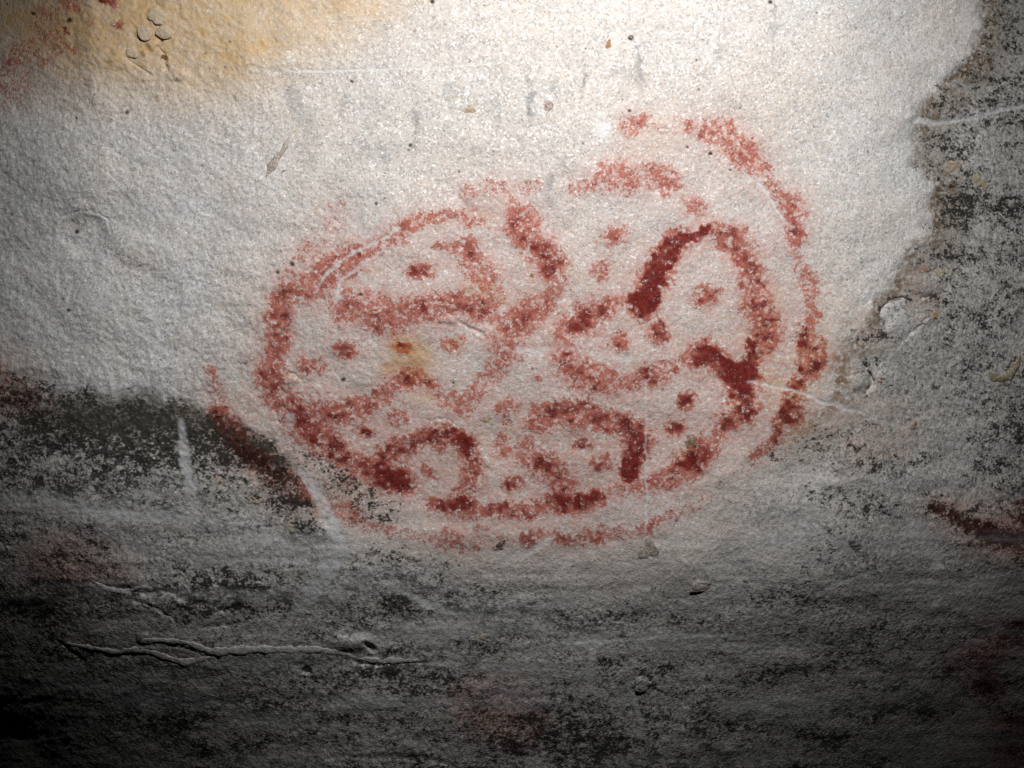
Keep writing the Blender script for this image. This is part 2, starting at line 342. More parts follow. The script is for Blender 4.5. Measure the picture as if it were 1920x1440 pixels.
# ------------------------------------------------------------------ pale scratches (parts of the wall)
SCRATCH = [
 ('pale scratch crossing the right side of the red rings', [(1402,716,6,.4),(1440,722,9,.7),(1500,736,9,.75),(1560,758,10,.6),(1610,772,9,.6),(1660,792,10,.45),(1700,800,9,.4)]),
 ('long thin horizontal scratch above the painting', [(535,134,5,.5),(600,133,7,.8),(700,130,6,.8),(800,126,6,.6),(940,116,5,.4)]),
 ('slanting pale groove through the upper left of the ring', [(590,548,7,.6),(626,502,7,.7),(676,466,7,.6),(716,450,8,.75),(745,428,12,.85)]),
 ('second slanting groove just inside the ring', [(628,566,9,.6),(642,522,7,.75),(676,500,7,.65),(706,478,7,.5),(728,455,6,.5)]),
 ('curved pale scratch inside the upper right of the outer ring', [(1392,320,4,.7),(1418,342,6,.9),(1440,364,9,.75),(1455,390,6,.8),(1470,414,10,.6),(1484,428,10,.4)]),
 ('pale scratch across the dark crust at upper right', [(1712,226,12,.75),(1760,230,12,.6),(1820,222,10,.5),(1870,208,9,.6),(1935,192,10,.6)]),
 ('broad pale rub running down the dark crust', [(342,790,16,.35),(346,850,22,.6),(356,910,24,.55),(368,960,26,.45),(378,985,20,.2)]),
 ('broad pale horizontal rub under the dark crust', [(80,930,40,.3),(160,955,34,.5),(250,968,26,.55),(340,970,24,.5),(400,985,22,.3)]),
 ('wide grey rub slanting down from the outer ring', [(566,886,18,.7),(600,930,26,.55),(625,990,30,.6),(632,1040,50,.55),(600,1085,44,.6),(570,1130,34,.45),(545,1165,26,.2)]),
 ('short pale vertical scratch beside the arch', [(1209,716,5,.5),(1210,760,5,.35),(1211,880,5,.35),(1212,940,6,.5),(1211,990,5,.45)]),
 ('pale curved rub below the painting', [(760,1115,14,.35),(800,1130,20,.6),(850,1148,16,.55),(930,1155,14,.35),(1010,1155,12,.3)]),
 ('thin pale line low on the wall', [(985,1217,6,.4),(1050,1206,8,.55),(1120,1203,8,.5),(1200,1196,8,.5),(1290,1190,10,.45),(1380,1185,9,.3)]),
 ('faint pale upright rub in the low wall', [(1118,1195,16,.35),(1108,1240,18,.45),(1100,1285,20,.35)]),
 ('forked pale scratch low on the wall', [(1176,1276,14,.5),(1190,1310,14,.55),(1200,1345,10,.45),(1204,1380,8,.3)]),
 ('wide pale rub beside the red line at the right', [(1700,975,26,.25),(1728,1010,34,.5),(1752,1050,30,.4),(1770,1085,24,.2)]),
 ('pale slanting scratch on the right lower wall', [(1525,1120,14,.3),(1560,1098,10,.5),(1620,1076,8,.5),(1660,1062,6,.35)]),
 ('pale scratch from the outer ring towards lower left', [(1040,1006,8,.5),(1010,1024,16,.55),(975,1042,18,.5),(935,1058,16,.35)]),
 ('pale smear through the middle of the oval', [(968,656,18,.22),(1010,660,22,.26),(1060,650,14,.16),(1130,668,14,.22),(1200,676,12,.18)]),
]
PALE = np.zeros((NY, NX)); SID = np.full((NY, NX), -1, np.int32)
for i, (lab, pts) in enumerate(SCRATCH):
    sl, f = stroke_field(pts, (0.35, 1.25), 6, 5)
    f = f * (1.75 if i >= 5 else 1.15)
    up = f > PALE[sl]
    PALE[sl] = np.where(up, f, PALE[sl]); SID[sl] = np.where(up & (f > .16), i, SID[sl])
GROOVE = PALE.copy()
for b in [(1130,244,22,24,1.4),(1127,216,12,9,1.3),(520,318,32,26,.55),(530,285,28,30,.5),(515,350,22,22,.4),(575,888,16,12,.8),(590,905,20,10,.5),(545,790,10,26,.55),(780,528,14,7,.9),
          (1360,300,9,5,.9),(1270,304,9,5,.9),(758,668,12,4,.9),(1480,480,16,14,.4),(1100,640,40,16,.3),(1820,50,26,60,.4),(1745,100,20,40,.2),(690,520,20,14,.35),(560,590,26,22,.25)]:
    sl, f = blob(*b[:4], 0, (0.4, 1.0), 7, 5); add_max(PALE, sl, f, b[4])
PALE = np.maximum(PALE, np.clip(1.8 * (fbm(230, 34, 72, 3) - .53), 0, .45) * PATINA * sstep(860, 960, VV))
PALE = PALE * (0.55 + 0.7 * noise(9, 6, 71)) 

# ------------------------------------------------------------------ grey sooty smudges in the pale rock
GREY = np.zeros((NY, NX))
for pts in [[(985,140,14,.5),(996,180,12,.75),(992,235,14,.4)],[(1094,108,8,.5),(1094,140,9,.75),(1092,190,7,.4)],[(1186,80,10,.6),(1196,105,12,.65),(1200,160,14,.4)],
            [(1040,150,16,.4),(1046,190,12,.3)],[(930,180,20,.35),(930,230,22,.3)],[(840,160,18,.45),(846,210,14,.3)],[(780,205,12,.6),(784,250,12,.5),(776,280,10,.3)],[(545,180,40,.4),(575,230,40,.35),(590,260,30,.25)],
            [(690,280,24,.5),(730,290,24,.55),(745,280,18,.45)],[(870,370,30,.55),(900,390,26,.5),(940,375,18,.3)],[(1035,330,14,.75),(1026,360,24,.5),(1036,385,24,.4)],[(1450,10,8,.7),(1452,45,8,.45),(1448,85,5,.45),(1446,120,4,.3)],
            [(1360,60,14,.35),(1350,110,16,.3)],[(705,45,20,.4),(730,55,20,.35)],[(120,390,20,.25),(180,395,14,.3)],[(360,235,14,.4),(372,250,10,.3)],[(1160,130,30,.35),(1190,145,30,.4)],[(645,180,24,.3),(640,210,20,.3)],
            [(430,250,14,.4)] + [(444,262,8,.3)],[(1730,120,30,.25),(1710,160,24,.2)],[(520,60,30,.2),(560,80,20,.2)],[(420,390,60,.22),(470,420,40,.2)]]:
    sl, f = stroke_field(pts, (0.1, 1.5), 16, 8); add_max(GREY, sl, f)
GREY = GREY * (0.35 + 1.1 * noise(9, 9, 81)) * 1.2
# dark pinholes and specks
SPEC = np.zeros((NY, NX))
rs = np.random.RandomState(12)
specks = [(238,211,5),(1332,288,5),(548,496,6),(520,511,4),(643,712,6),(460,681,4),(145,435,6),(660,153,4),(1182,72,6),(851,717,3),(706,382,4),(1180,208,4),(1745,655,3),(770,272,4),(128,582,5),(1370,318,3),(1444,4,5),(62,25,5),(130,38,7),(810,3,5),(1290,275,3),(675,552,4),(1840,686,5),(1880,580,4)]
specks += [(rs.uniform(0, 1700), rs.uniform(0, 700), rs.uniform(1.4, 2.8)) for _ in range(90)]
for x, y, r in specks:
    sl, f = blob(x, y, r, r * .85, 0, (0.5, 1.2), 2, 2); add_max(SPEC, sl, f)

# ================================================================== relief: height towards the camera (metres)
H = np.zeros((NY, NX))
below = np.clip(dist, 0, None)
low = sstep(780, 1000, VV)
H -= 0.030 * ((VV - 720) / 720) * 1.0                                  # the top leans out a little
fall = np.clip(VV - (1000 - 0.10 * (UU - 960) * (UU < 960) ), 0, 900)
H -= 0.22 * (fall / 440.0) ** 1.7 / (1 + 0.35 * (fall / 440.0) ** 1.2)     # the foot of the wall curves back under
side = np.clip(UU - 1560, 0, 1600); H -= 0.12 * (side / 360.0) ** 1.6 / (1 + 0.5 * (side / 360.0))
sidel = np.clip(190 - UU, 0, 1400); H -= 0.10 * (sidel / 300.0) ** 1.7 / (1 + 0.5 * (sidel / 300.0))
H += 0.030 * (fbm(420, 320, 1, 2) - 0.5)
H += 0.016 * (fbm(150, 120, 2, 3) - 0.5)
smoothc = 0.7
H += 0.0036 * (fbm(44, 40, 3, 2) - 0.5)
rough = 0.55 + 0.75 * (1 - sstep(200, 900, UU)) * (1 - 0.7 * low) + 0.15 * PATINA
rg = 1 - np.abs(2 * fbm(26, 22, 8, 2) - 1)
H += (0.0014 * (noise(17, 15, 4) - 0.5) + 0.0015 * (noise(8.5, 7.5, 7) - 0.5) + 0.0012 * (noise(5, 5, 9) - 0.5)) * rough
# bedding streaks in the low wall
bed = fbm(170, 22, 11, 3)
H += 0.0028 * (bed - 0.5) * low * (0.4 + PATINA)
H += 0.0012 * (fbm(60, 16, 12, 2) - .5) * PATINA
bl = np.clip((VV - 900) / 540, 0, 2.5) ** 1.8 * np.clip((680 - UU) / 680, 0, 2.5) ** 1.5; H -= 0.34 * bl  # lower left corner bent back so that it falls dark under the lamp
tl = np.clip((170 - UU) / 170, 0, 4) * np.clip((260 - VV) / 260, 0, 4); H -= 0.08 * tl  # upper left corner bent back to dim it
br = np.clip((VV - 930) / 510, 0, 2.5) ** 2 * np.clip((UU - 1000) / 920, 0, 2.5) ** 1.5; H -= 0.26 * br  # lower right corner shaped to turn away from the lamp and darken
# soft step along the edge of the dark crust on the left
H -= 0.004 * sstep(-14, 14, dist) * (1 - sstep(520, 620, UU))
H -= 0.0030 * sstep(-12, 12, dist + 12 * (noise(14, 11, 48) - .5)) * sstep(1660, 1700, UU)
H -= 0.0010 * np.clip(GROOVE, 0, 1) * (noise(6, 6, 14) * .6 + .6)
for lab_, pts in SCRATCH[:6]:
    sl, f = stroke_field([(p[0], p[1], p[2] * .7, p[3]) for p in pts], (0.3, 1.2), 4, 3); H[sl] -= 0.0008 * f
H += 0.00035 * np.clip(PIGN, 0, 1.2)
def dent(x, y, rx, ry, depth, ang=0, hard=(0.2, 1.0)):
    sl, f = blob(x, y, rx, ry, ang, hard, 8, 3); H[sl] -= depth * f
def crack(pts, depth, soft=(0.1, 1.1)):
    sl, f = stroke_field(pts, soft, 7, 5); H[sl] -= depth * f
dent(160, 442, 56, 48, .009, .3, (.45, 1.0)); crack([(96,425,4,.4),(128,402,5,.9),(165,396,6,1),(196,410,6,.9),(210,440,4,.5)], .0028); dent(140, 440, 26, 20, -.004, 0, (.1, 1.)); dent(270, 470, 120, 40, -.006, .4)
dent(310, 112, 8, 12, .012, -.2, (.3, 1.1)); dent(312, 128, 8, 10, .006, -.2); dent(335, 142, 26, 14, -.006)
for x, y, r in [(292,28,19),(270,60,18),(307,60,18),(246,98,12),(225,112,30),(285,84,16),(268,100,10)]: dent(x, y, r, r * .85, -.005, .3, (.3, 1.05))
crack([(318,60,5,.6),(300,88,6,1),(312,100,5,.8)], .004); crack([(240,110,4,.8),(262,128,5,1),(282,140,4,.6)], .003)
crack([(528,704,3,.4),(540,697,5,1),(556,705,4,.8),(572,718,3,.5)], .004); dent(540, 712, 26, 14, -.004)
crack([(514,764,3,.6),(520,786,4,1),(530,796,4,.8)], .003)
crack([(838,640,6,.5),(860,603,7,.7),(890,618,9,1),(910,632,7,.5)][1:], .004); dent(842, 600, 30, 10, -.004)
crack([(800,792,4,.4),(830,785,4,1),(855,795,4,.6),(868,806,3,.4)], .0025)
crack([(1612,668,4,.5),(1632,705,8,1),(1636,722,9,1),(1622,738,6,.7)], .012); dent(1608, 716, 26, 24, -.007, 0, (.1, 1.0)); crack([(1600,704,5,1),(1610,700,5,1)], .006)
crack([(1652,604,8,.8),(1660,575,9,1),(1678,560,8,1),(1708,565,9,1),(1716,582,7,.7)], .006); crack([(1690,640,6,.7),(1712,622,7,1),(1742,594,6,.7)], .004); crack([(1730,560,6,.6),(1745,553,6,.9)], .006)
dent(1640, 585, 26, 26, -.005); dent(1740, 590, 30, 30, -.004); dent(1735, 530, 60, 30, -.006, -.3)
crack([(1770,626,4,.6),(1774,640,5,1),(1782,642,4,.6)], .004)
# ledges and breaks low on the left
crack([(190,1100,10,.6),(225,1102,12,1),(270,1112,12,1),(315,1108,12,.9),(345,1122,16,1),(385,1136,20,1),(425,1142,16,1),(450,1134,8,.5)], .0035, (.0, 1.3))
crack([(372,1178,9,.6),(400,1175,12,1),(445,1170,10,.9),(470,1162,7,.4)], .0025); crack([(250,1128,8,.7),(290,1140,9,.8),(330,1168,7,.5)], .003)
crack([(258,1208,10,.8),(300,1210,14,1),(345,1214,12,1),(372,1222,8,.5)], .0025)
crack([(110,1203,8,.8),(130,1216,12,1),(150,1232,10,.8),(160,1262,8,.4)], .0025)
dent(575, 1258, 12, 10, .010); dent(690, 1213, 20, 9, .008, .5); dent(660, 1205, 60, 22, -.010)
crack([(640,1232,8,.4),(690,1244,9,1),(740,1242,8,.9),(790,1243,6,.5)], .003)
crack([(560,1424,10,.3),(700,1418,14,1),(800,1424,14,1),(850,1440,14,1),(900,1466,16,1)], .0025, (.1, 1.2))
dent(700, 1480, 170, 50, -.008, .05); dent(500, 1215, 340, 34, -.003, .02)
for x, y, rx, ry in [(985,1130,34,22),(1310,1100,22,12),(1205,1284,24,18),(1560,905,34,20),(1480,1240,60,30),(600,1000,40,26)]: dent(x, y, rx, ry, -.005, 0, (.1, 1.05))
rsd = np.random.RandomState(4)
for _ in range(120):
    x, y = rsd.uniform(0, 1920), rsd.uniform(0, 1440); r = rsd.uniform(7, 26)
    dent(x, y, r, r * rsd.uniform(.5, .9), rsd.uniform(-.0028, .0022), rsd.uniform(-1, 1), (.0, 1.05))
for x, y, r in specks[:24]: dent(x, y, r * 1.1, r, .003)

# lay the surface out from the height field
DX = (UU - 960) / 1500.0; DZ = (720 - VV) / 1500.0
T = CAMD - H
P = np.stack([DX * T, -CAMD + T, DZ * T], -1)
gu = np.gradient(P, axis=1); gv = np.gradient(P, axis=0)
N = np.cross(gv, gu); N /= np.linalg.norm(N, axis=-1, keepdims=True)
if N[NY // 2, NX // 2, 1] > 0: N = -N

COOL = np.clip((1 - sstep(60, 760, UU)) * sstep(120, 420, VV) * (0.5 + fbm(200, 150, 91, 3)) + 1.6 * (fbm(110, 90, 92, 3) - .56) + .6 * sstep(1300, 1700, UU), 0, 1)
D_ = np.stack([COOL, SOFT, 0 * COOL, 0 * COOL], -1)
A_ = np.stack([PIGN, np.clip(1.45 * (PIGRAW - 0.93) + 0.9 * (n1 - .5) + 0.9 * (n2 - .5), 0, 1), np.clip(PINK, 0, 1), ORANGE], -1)
B_ = np.stack([np.clip(DARK, 0, 1), PATINA, OCH, np.clip(PALE, 0, 1.4)], -1)
C_ = np.stack([np.clip(GREY, 0, 1), np.clip(BROWN, 0, 1), np.clip(SPEC, 0, 1), np.clip(FILM, 0, 1)], -1)

# ================================================================== materials
class NT:
    def __init__(s, name):
        s.m = bpy.data.materials.new(name); s.m.use_nodes = True
        s.t = s.m.node_tree; s.n = s.t.nodes; s.b = s.n['Principled BSDF']
    def node(s, typ, **kw):
        d = s.n.new(typ)
        for k, v in kw.items(): setattr(d, k, v)
        return d
    def put(s, sock, v):
        if isinstance(v, bpy.types.NodeSocket): s.t.links.new(v, sock)
        else: sock.default_value = v
    def math(s, op, a, b=0.0, c=None, clamp=False):
        d = s.node('ShaderNodeMath', operation=op, use_clamp=clamp)
        s.put(d.inputs[0], a); s.put(d.inputs[1], b)
        if c is not None: s.put(d.inputs[2], c)
        return d.outputs[0]
    def mix(s, f, a, b, blend='MIX'):
        d = s.node('ShaderNodeMix', data_type='RGBA', blend_type=blend); d.clamp_factor = True
        s.put(d.inputs[0], f)
        s.put(d.inputs[6], a if isinstance(a, bpy.types.NodeSocket) else (*a, 1)); s.put(d.inputs[7], b if isinstance(b, bpy.types.NodeSocket) else (*b, 1))
        return d.outputs[2]
    def ramp(s, x, lo, hi):
        d = s.node('ShaderNodeMapRange', interpolation_type='SMOOTHSTEP')
        s.put(d.inputs[0], x); d.inputs[1].default_value = lo; d.inputs[2].default_value = hi
        return d.outputs[0]
    def noise(s, vec, scale, detail=2.0, rough=0.55):
        d = s.node('ShaderNodeTexNoise'); s.put(d.inputs['Vector'], vec)
        d.inputs['Scale'].default_value = scale; d.inputs['Detail'].default_value = detail; d.inputs['Roughness'].default_value = rough
        return d.outputs[0]
    def voro(s, vec, scale, out='Color'):
        d = s.node('ShaderNodeTexVoronoi'); s.put(d.inputs['Vector'], vec); d.inputs['Scale'].default_value = scale
        return d.outputs[out]
    def attr(s, name):
        d = s.node('ShaderNodeAttribute', attribute_name=name)
        q = s.node('ShaderNodeSeparateColor'); s.t.links.new(d.outputs['Color'], q.inputs[0])
        return q.outputs[0], q.outputs[1], q.outputs[2], d.outputs['Alpha']
    def sep(s, c):
        q = s.node('ShaderNodeSeparateColor'); s.t.links.new(c, q.inputs[0]); return q.outputs

def wall_material():
    k = NT('painted_rock')
    pos = k.node('ShaderNodeNewGeometry').outputs['Position']
    pig, tone, pink, orange = k.attr('markA')
    dark, patina, och, pale = k.attr('markB')
    grey, brown, spec, film = k.attr('markC')
    cool, soft, _u, _v = k.attr('markD')
    grain = k.noise(pos, 260, 2.0, 0.6)
    grain2 = k.noise(pos, 120, 2.0, 0.55)
    mid = k.noise(pos, 34, 3.0, 0.6)
    big = k.noise(pos, 5.0, 3.0, 0.55)
    cell = k.voro(pos, 300); cs = k.sep(cell)
    cell2 = k.voro(pos, 170); cs2 = k.sep(cell2)
    # pale sandstone
    base = k.mix(k.ramp(big, .36, .64), (.61, .585, .565), (.63, .575, .525))
    base = k.mix(k.ramp(mid, .35, .7), base, (.55, .515, .485))
    base = k.mix(k.math('MULTIPLY', k.ramp(cs[0], .60, .95), .62), base, (.86, .85, .83))      # quartz grains
    base = k.mix(k.math('MULTIPLY', k.ramp(cs[1], .64, .95), .58), base, (.29, .265, .245))      # dark grains
    base = k.mix(k.math('MULTIPLY', k.ramp(cs2[2], .80, 1.0), .28), base, (.60, .45, .33))     # buff grains
    base = k.mix(k.math('MULTIPLY', cool, .75), base, k.mix(1.0, base, (.93, 1.0, 1.06), 'MULTIPLY'))
    # ochre, grey soot, patina
    base = k.mix(k.math('MULTIPLY', och, .82), base, k.mix(grain2, (.50, .32, .14), (.63, .45, .24)))
    base = k.mix(k.math('MULTIPLY', grey, k.math('ADD', .35, k.math('MULTIPLY', grain, .8))), base, (.20, .205, .215))
    pat = k.mix(k.ramp(grain2, .35, .68), (.32, .322, .31), (.56, .56, .545))
    pat = k.mix(k.math('MULTIPLY', k.ramp(cs[0], .72, 1.0), .5), pat, (.50, .48, .45))
    pat = k.mix(k.math('MULTIPLY', k.ramp(cs[2], .74, 1.0), .5), pat, (.10, .10, .095))
    pep = k.noise(pos, 175, 2.0, .7)
    pat = k.mix(k.math('MULTIPLY', k.ramp(pep, .50, .64), .72), pat, (.085, .083, .072))
    pat = k.mix(k.math('MULTIPLY', k.ramp(cs2[1], .72, .95), .5), pat, (.56, .50, .44))
    base = k.mix(k.math('MULTIPLY', patina, .93), base, pat)
    base = k.mix(k.math('MULTIPLY', brown, k.ramp(grain2, .3, .6)), base, (.15, .10, .06))
    # pink wash, then worn red pigment caught between the grains
    base = k.mix(k.math('MULTIPLY', pink, k.math('MULTIPLY', .75, k.ramp(grain2, .22, .66))), base, k.mix(orange, (.56, .29, .24), (.58, .30, .16)))
    sf = k.math('MULTIPLY', soft, k.ramp(k.math('ADD', grain, k.math('MULTIPLY', soft, .35)), .40, .78))
    sf = k.math('MULTIPLY', sf, k.math('SUBTRACT', 1.0, k.math('MULTIPLY', k.ramp(cs2[0], .50, .92), .8)))
    base = k.mix(k.math('MULTIPLY', sf, .64), base, k.mix(k.math('MULTIPLY', patina, .9), k.mix(orange, (.46, .16, .13), (.50, .19, .08)), (.10, .035, .028)))
    # grime
    mp = k.node('ShaderNodeMapping'); k.put(mp.inputs['Vector'], pos); mp.inputs['Scale'].default_value = (1, 1, 1.3)
    sp1 = k.noise(mp.outputs[0], 62, 2.0, .65); sp2 = k.noise(mp.outputs[0], 190, 2.0, .65); sp0 = k.noise(mp.outputs[0], 20, 3.0, .6)
    dk = k.math('ADD', dark, k.math('MULTIPLY', k.math('SUBTRACT', sp1, .5), 2.0))
    dk = k.math('ADD', dk, k.math('MULTIPLY', k.math('SUBTRACT', sp2, .5), 2.6))
    dk = k.math('ADD', dk, k.math('MULTIPLY', k.math('SUBTRACT', sp0, .5), 1.2))
    dk = k.math('ADD', dk, k.math('MULTIPLY', k.math('SUBTRACT', cs2[0], .5), .35))
    dk = k.math('MULTIPLY', k.ramp(dk, .32, 1.05), k.ramp(dark, 0.0, .15))
    base = k.mix(k.math('MULTIPLY', dk, .95), base, k.mix(grain2, (.010, .010, .008), (.030, .028, .022)))
    base = k.mix(k.math('MULTIPLY', film, k.math('ADD', .55, k.math('MULTIPLY', grain2, .5))), base, (.060, .054, .042))
    cov = k.math('ADD', pig, k.math('MULTIPLY', k.math('SUBTRACT', grain, .5), 2.6))
    cov = k.math('ADD', cov, k.math('MULTIPLY', k.math('SUBTRACT', grain2, .5), 1.1))
    cov = k.math('ADD', cov, k.math('MULTIPLY', k.math('SUBTRACT', cs[1], .5), .55))
    bare = k.math('MULTIPLY', k.ramp(cs2[0], .50, .92), k.math('SUBTRACT', 1.0, k.math('MULTIPLY', tone, .55)))
    cov = k.math('SUBTRACT', cov, k.math('MULTIPLY', bare, .80))
    cov = k.math('MULTIPLY', k.ramp(cov, .20, 1.08), k.ramp(pig, .05, .4))
    thin = k.mix(k.ramp(grain2, .36, .62), k.mix(orange, (.30, .062, .046), (.40, .085, .028)), k.mix(orange, (.44, .145, .105), (.50, .16, .06)))
    red = k.mix(k.ramp(k.math('ADD', tone, k.math('MULTIPLY', k.math('SUBTRACT', pig, .8), .35)), .15, 1.0), thin, k.mix(k.ramp(grain2, .35, .65), (.11, .008, .007), (.20, .022, .017)))
    red = k.mix(k.math('MULTIPLY', patina, .92), red, (.034, .008, .007))
    base = k.mix(k.math('MULTIPLY', cov, k.math('ADD', .84, k.math('MULTIPLY', tone, .14))), base, red)
    base = k.mix(k.math('MULTIPLY', dk, k.math('MULTIPLY', cov, .55)), base, (.016, .012, .010))
    # scraped pale rock and pinholes
    base = k.mix(k.math('MULTIPLY', pale, k.math('ADD', .55, k.math('MULTIPLY', grain, .5))), base, k.mix(patina, (.68, .675, .67), (.52, .53, .545)))
    base = k.mix(spec, base, (.05, .03, .02))
    k.put(k.b.inputs['Base Color'], base)
    rgh = k.math('SUBTRACT', .78, k.math('MULTIPLY', k.ramp(cs[0], .70, 1.0), .40))
    k.put(k.b.inputs['Roughness'], rgh)
    k.put(k.b.inputs['Specular IOR Level'], k.math('MULTIPLY', .5, k.math('SUBTRACT', 1.0, k.math('MAXIMUM', k.math('MULTIPLY', cov, .8), k.math('MULTIPLY', dk, .7)))))
    # fine relief: grains and pits
    hgt = k.math('ADD', k.math('MULTIPLY', grain, .55), k.math('MULTIPLY', grain2, .9))
    hgt = k.math('ADD', hgt, k.math('MULTIPLY', cs[0], .22))
    hgt = k.math('ADD', hgt, k.math('MULTIPLY', mid, .6))
    bp = k.node('ShaderNodeBump'); k.put(bp.inputs['Height'], hgt)
    bp.inputs['Distance'].default_value = 0.0040; bp.inputs['Strength'].default_value = 0.5
    k.put(k.b.inputs['Normal'], bp.outputs[0])
    return k.m

def stone_material():
    k = NT('stone')
    pos = k.node('ShaderNodeNewGeometry').outputs['Position']
    oi = k.node('ShaderNodeObjectInfo').outputs['Color']
    n = k.noise(pos, 150, 3.0, .6); n2 = k.noise(pos, 420, 2.0, .6)
    c = k.mix(k.ramp(n, .3, .7), oi, k.mix(.35, oi, (.22, .19, .16)))
    cs = k.sep(k.voro(pos, 260))
    c = k.mix(k.math('MULTIPLY', k.ramp(n2, .56, .72), .55), c, (.12, .10, .085))
    c = k.mix(k.math('MULTIPLY', k.ramp(cs[0], .62, .95), .5), c, k.mix(.6, oi, (.85, .83, .80)))
    c = k.mix(k.math('MULTIPLY', k.ramp(cs[1], .62, .95), .55), c, (.16, .14, .12))
    k.put(k.b.inputs['Base Color'], c); k.b.inputs['Roughness'].default_value = .7
    bp = k.node('ShaderNodeBump'); k.put(bp.inputs['Height'], k.math('ADD', k.math('ADD', n, k.math('MULTIPLY', n2, .5)), k.math('MULTIPLY', cs[2], .25)))
    bp.inputs['Distance'].default_value = .004; bp.inputs['Strength'].default_value = .75
    k.put(k.b.inputs['Normal'], bp.outputs[0])
    return k.m

MW = wall_material(); MS = stone_material()

# ================================================================== meshes from the sheet
def build(name, mat, keep=None, lift=0.0, parent=None):
    """keep: boolean field over the quads (NY-1, NX-1); None takes them all"""
    idx = np.arange(NY * NX).reshape(NY, NX)
    q = np.stack([idx[:-1, :-1], idx[1:, :-1], idx[1:, 1:], idx[:-1, 1:]], -1)
    q = q.reshape(-1, 4) if keep is None else q[keep]
    if len(q) == 0: return None
    used, inv = np.unique(q, return_inverse=True)
    inv = inv.reshape(q.shape)
    co = P.reshape(-1, 3)[used] + lift * N.reshape(-1, 3)[used]
    org = np.zeros(3)
    if parent is None and keep is not None: org = co.mean(0)
    me = bpy.data.meshes.new(name)
    me.vertices.add(len(co)); me.vertices.foreach_set('co', (co - org).astype(np.float32).ravel())
    me.loops.add(q.size); me.loops.foreach_set('vertex_index', inv.astype(np.int32).ravel())
    me.polygons.add(len(q)); me.polygons.foreach_set('loop_start', np.arange(0, q.size, 4, dtype=np.int32))
    me.update(calc_edges=True)
    me.polygons.foreach_set('use_smooth', np.ones(len(q), bool))
    for an, F in (('markA', A_), ('markB', B_), ('markC', C_), ('markD', D_)):
        at = me.attributes.new(an, 'FLOAT_COLOR', 'POINT')
        at.data.foreach_set('color', F.reshape(-1, 4)[used].astype(np.float32).ravel())
    me.materials.append(mat)
    if keep is not None:
        me.normals_split_custom_set_from_vertices(N.reshape(-1, 3)[used].astype(np.float32).tolist())
    o = bpy.data.objects.new(name, me); COL.objects.link(o)
    if parent is not None:
        o.parent = parent; o.matrix_parent_inverse = parent.matrix_basis.inverted()
    else: o.location = org
    return o

def at(px, py):
    i = int(np.clip(np.searchsorted(U, px), 1, NX - 2)); j = int(np.clip(np.searchsorted(V, py), 1, NY - 2))
    nn = N[max(0, j - 4):j + 5, max(0, i - 4):i + 5].reshape(-1, 3).mean(0)
    return Vector(P[j, i]), Vector(nn).normalized()

def tag(o, label=None, cat=None, group=None, kind=None):
    if label: o['label'] = label
    if cat: o['category'] = cat
    if group: o['group'] = group
    if kind: o['kind'] = kind

wall = build('rock_wall', MW)
tag(wall, kind='structure')

def quadmax(F): return 0.25 * (F[:-1, :-1] + F[1:, :-1] + F[1:, 1:] + F[:-1, 1:])
fine_q = np.zeros((NY - 1, NX - 1), bool)
sj, si = window(-12, 1932, -12, 1452); fine_q[sj.start:sj.stop - 1, si.start:si.stop - 1] = True

# crust, stain and scratches: parts of the wall
qd = quadmax(np.maximum(DARK, FILM)); qs = SID[:-1, :-1]; qcx = 0.25 * (UU[:-1, :-1] + UU[1:, 1:]) * 2
crustq = (qd > 0.45) & fine_q & (qs < 0)
for nm, sel, lab in (('dark_crust', qcx < 620, 'dark olive black crust on the left of the wall'), ('dark_crust', (qcx >= 620) & (qcx < 1340), 'dark streaky grime below the oval'), ('dark_crust', qcx >= 1340, 'grey black speckled crust on the right of the wall')):
    o = build(nm, MW, crustq & sel, 0.00015, wall)
    if o: o['label'] = lab; o['kind'] = 'stuff'
o = build('ochre_stain', MW, (quadmax(OCH) > 0.33) & fine_q & (quadmax(VV) < 320) & (qs < 0), 0.00012, wall)
if o: o['label'] = 'orange ochre stain at the top of the wall'
for i, (lab, pts) in enumerate(SCRATCH):
    o = build('scratch', MW, (qs == i) & fine_q, 0.0002, wall)
    if o: o['label'] = lab

# ================================================================== the paintings
qp = quadmax(PIGRAW); qn = quadmax(PIGN); qi = PID[:-1, :-1]
c0, _ = at(1000, 1030)
fig = bpy.data.objects.new('rock_painting', None); COL.objects.link(fig)
fig.location = c0; fig.empty_display_size = .1
tag(fig, 'large red double ringed oval rock painting filled with arches, loops and dots', 'rock painting')
bpy.context.view_layer.update()
for pid, (own, nm, lab) in enumerate(patches):
    keep = (qi == pid) & fine_q & (qp > .22) & (qn > .2)
    if own == 'figure':
        o = build(nm, MW, keep, 0.0003, fig)
        if o and lab: o['label'] = lab
    else:
        o = build(nm, MW, keep, 0.0003)
        if o: tag(o, OTHER[own][2], OTHER[own][1], 'stray red paint marks around the oval')

# ================================================================== pebbles, chips and crusts on the wall
def ico(sub=3):
    import bmesh
    bm = bmesh.new(); bmesh.ops.create_icosphere(bm, subdivisions=sub, radius=1.0)
    co = np.array([v.co[:] for v in bm.verts]); f = [[v.index for v in fc.verts] for fc in bm.faces]
    bm.free(); return co, f
ICO = ico(4)

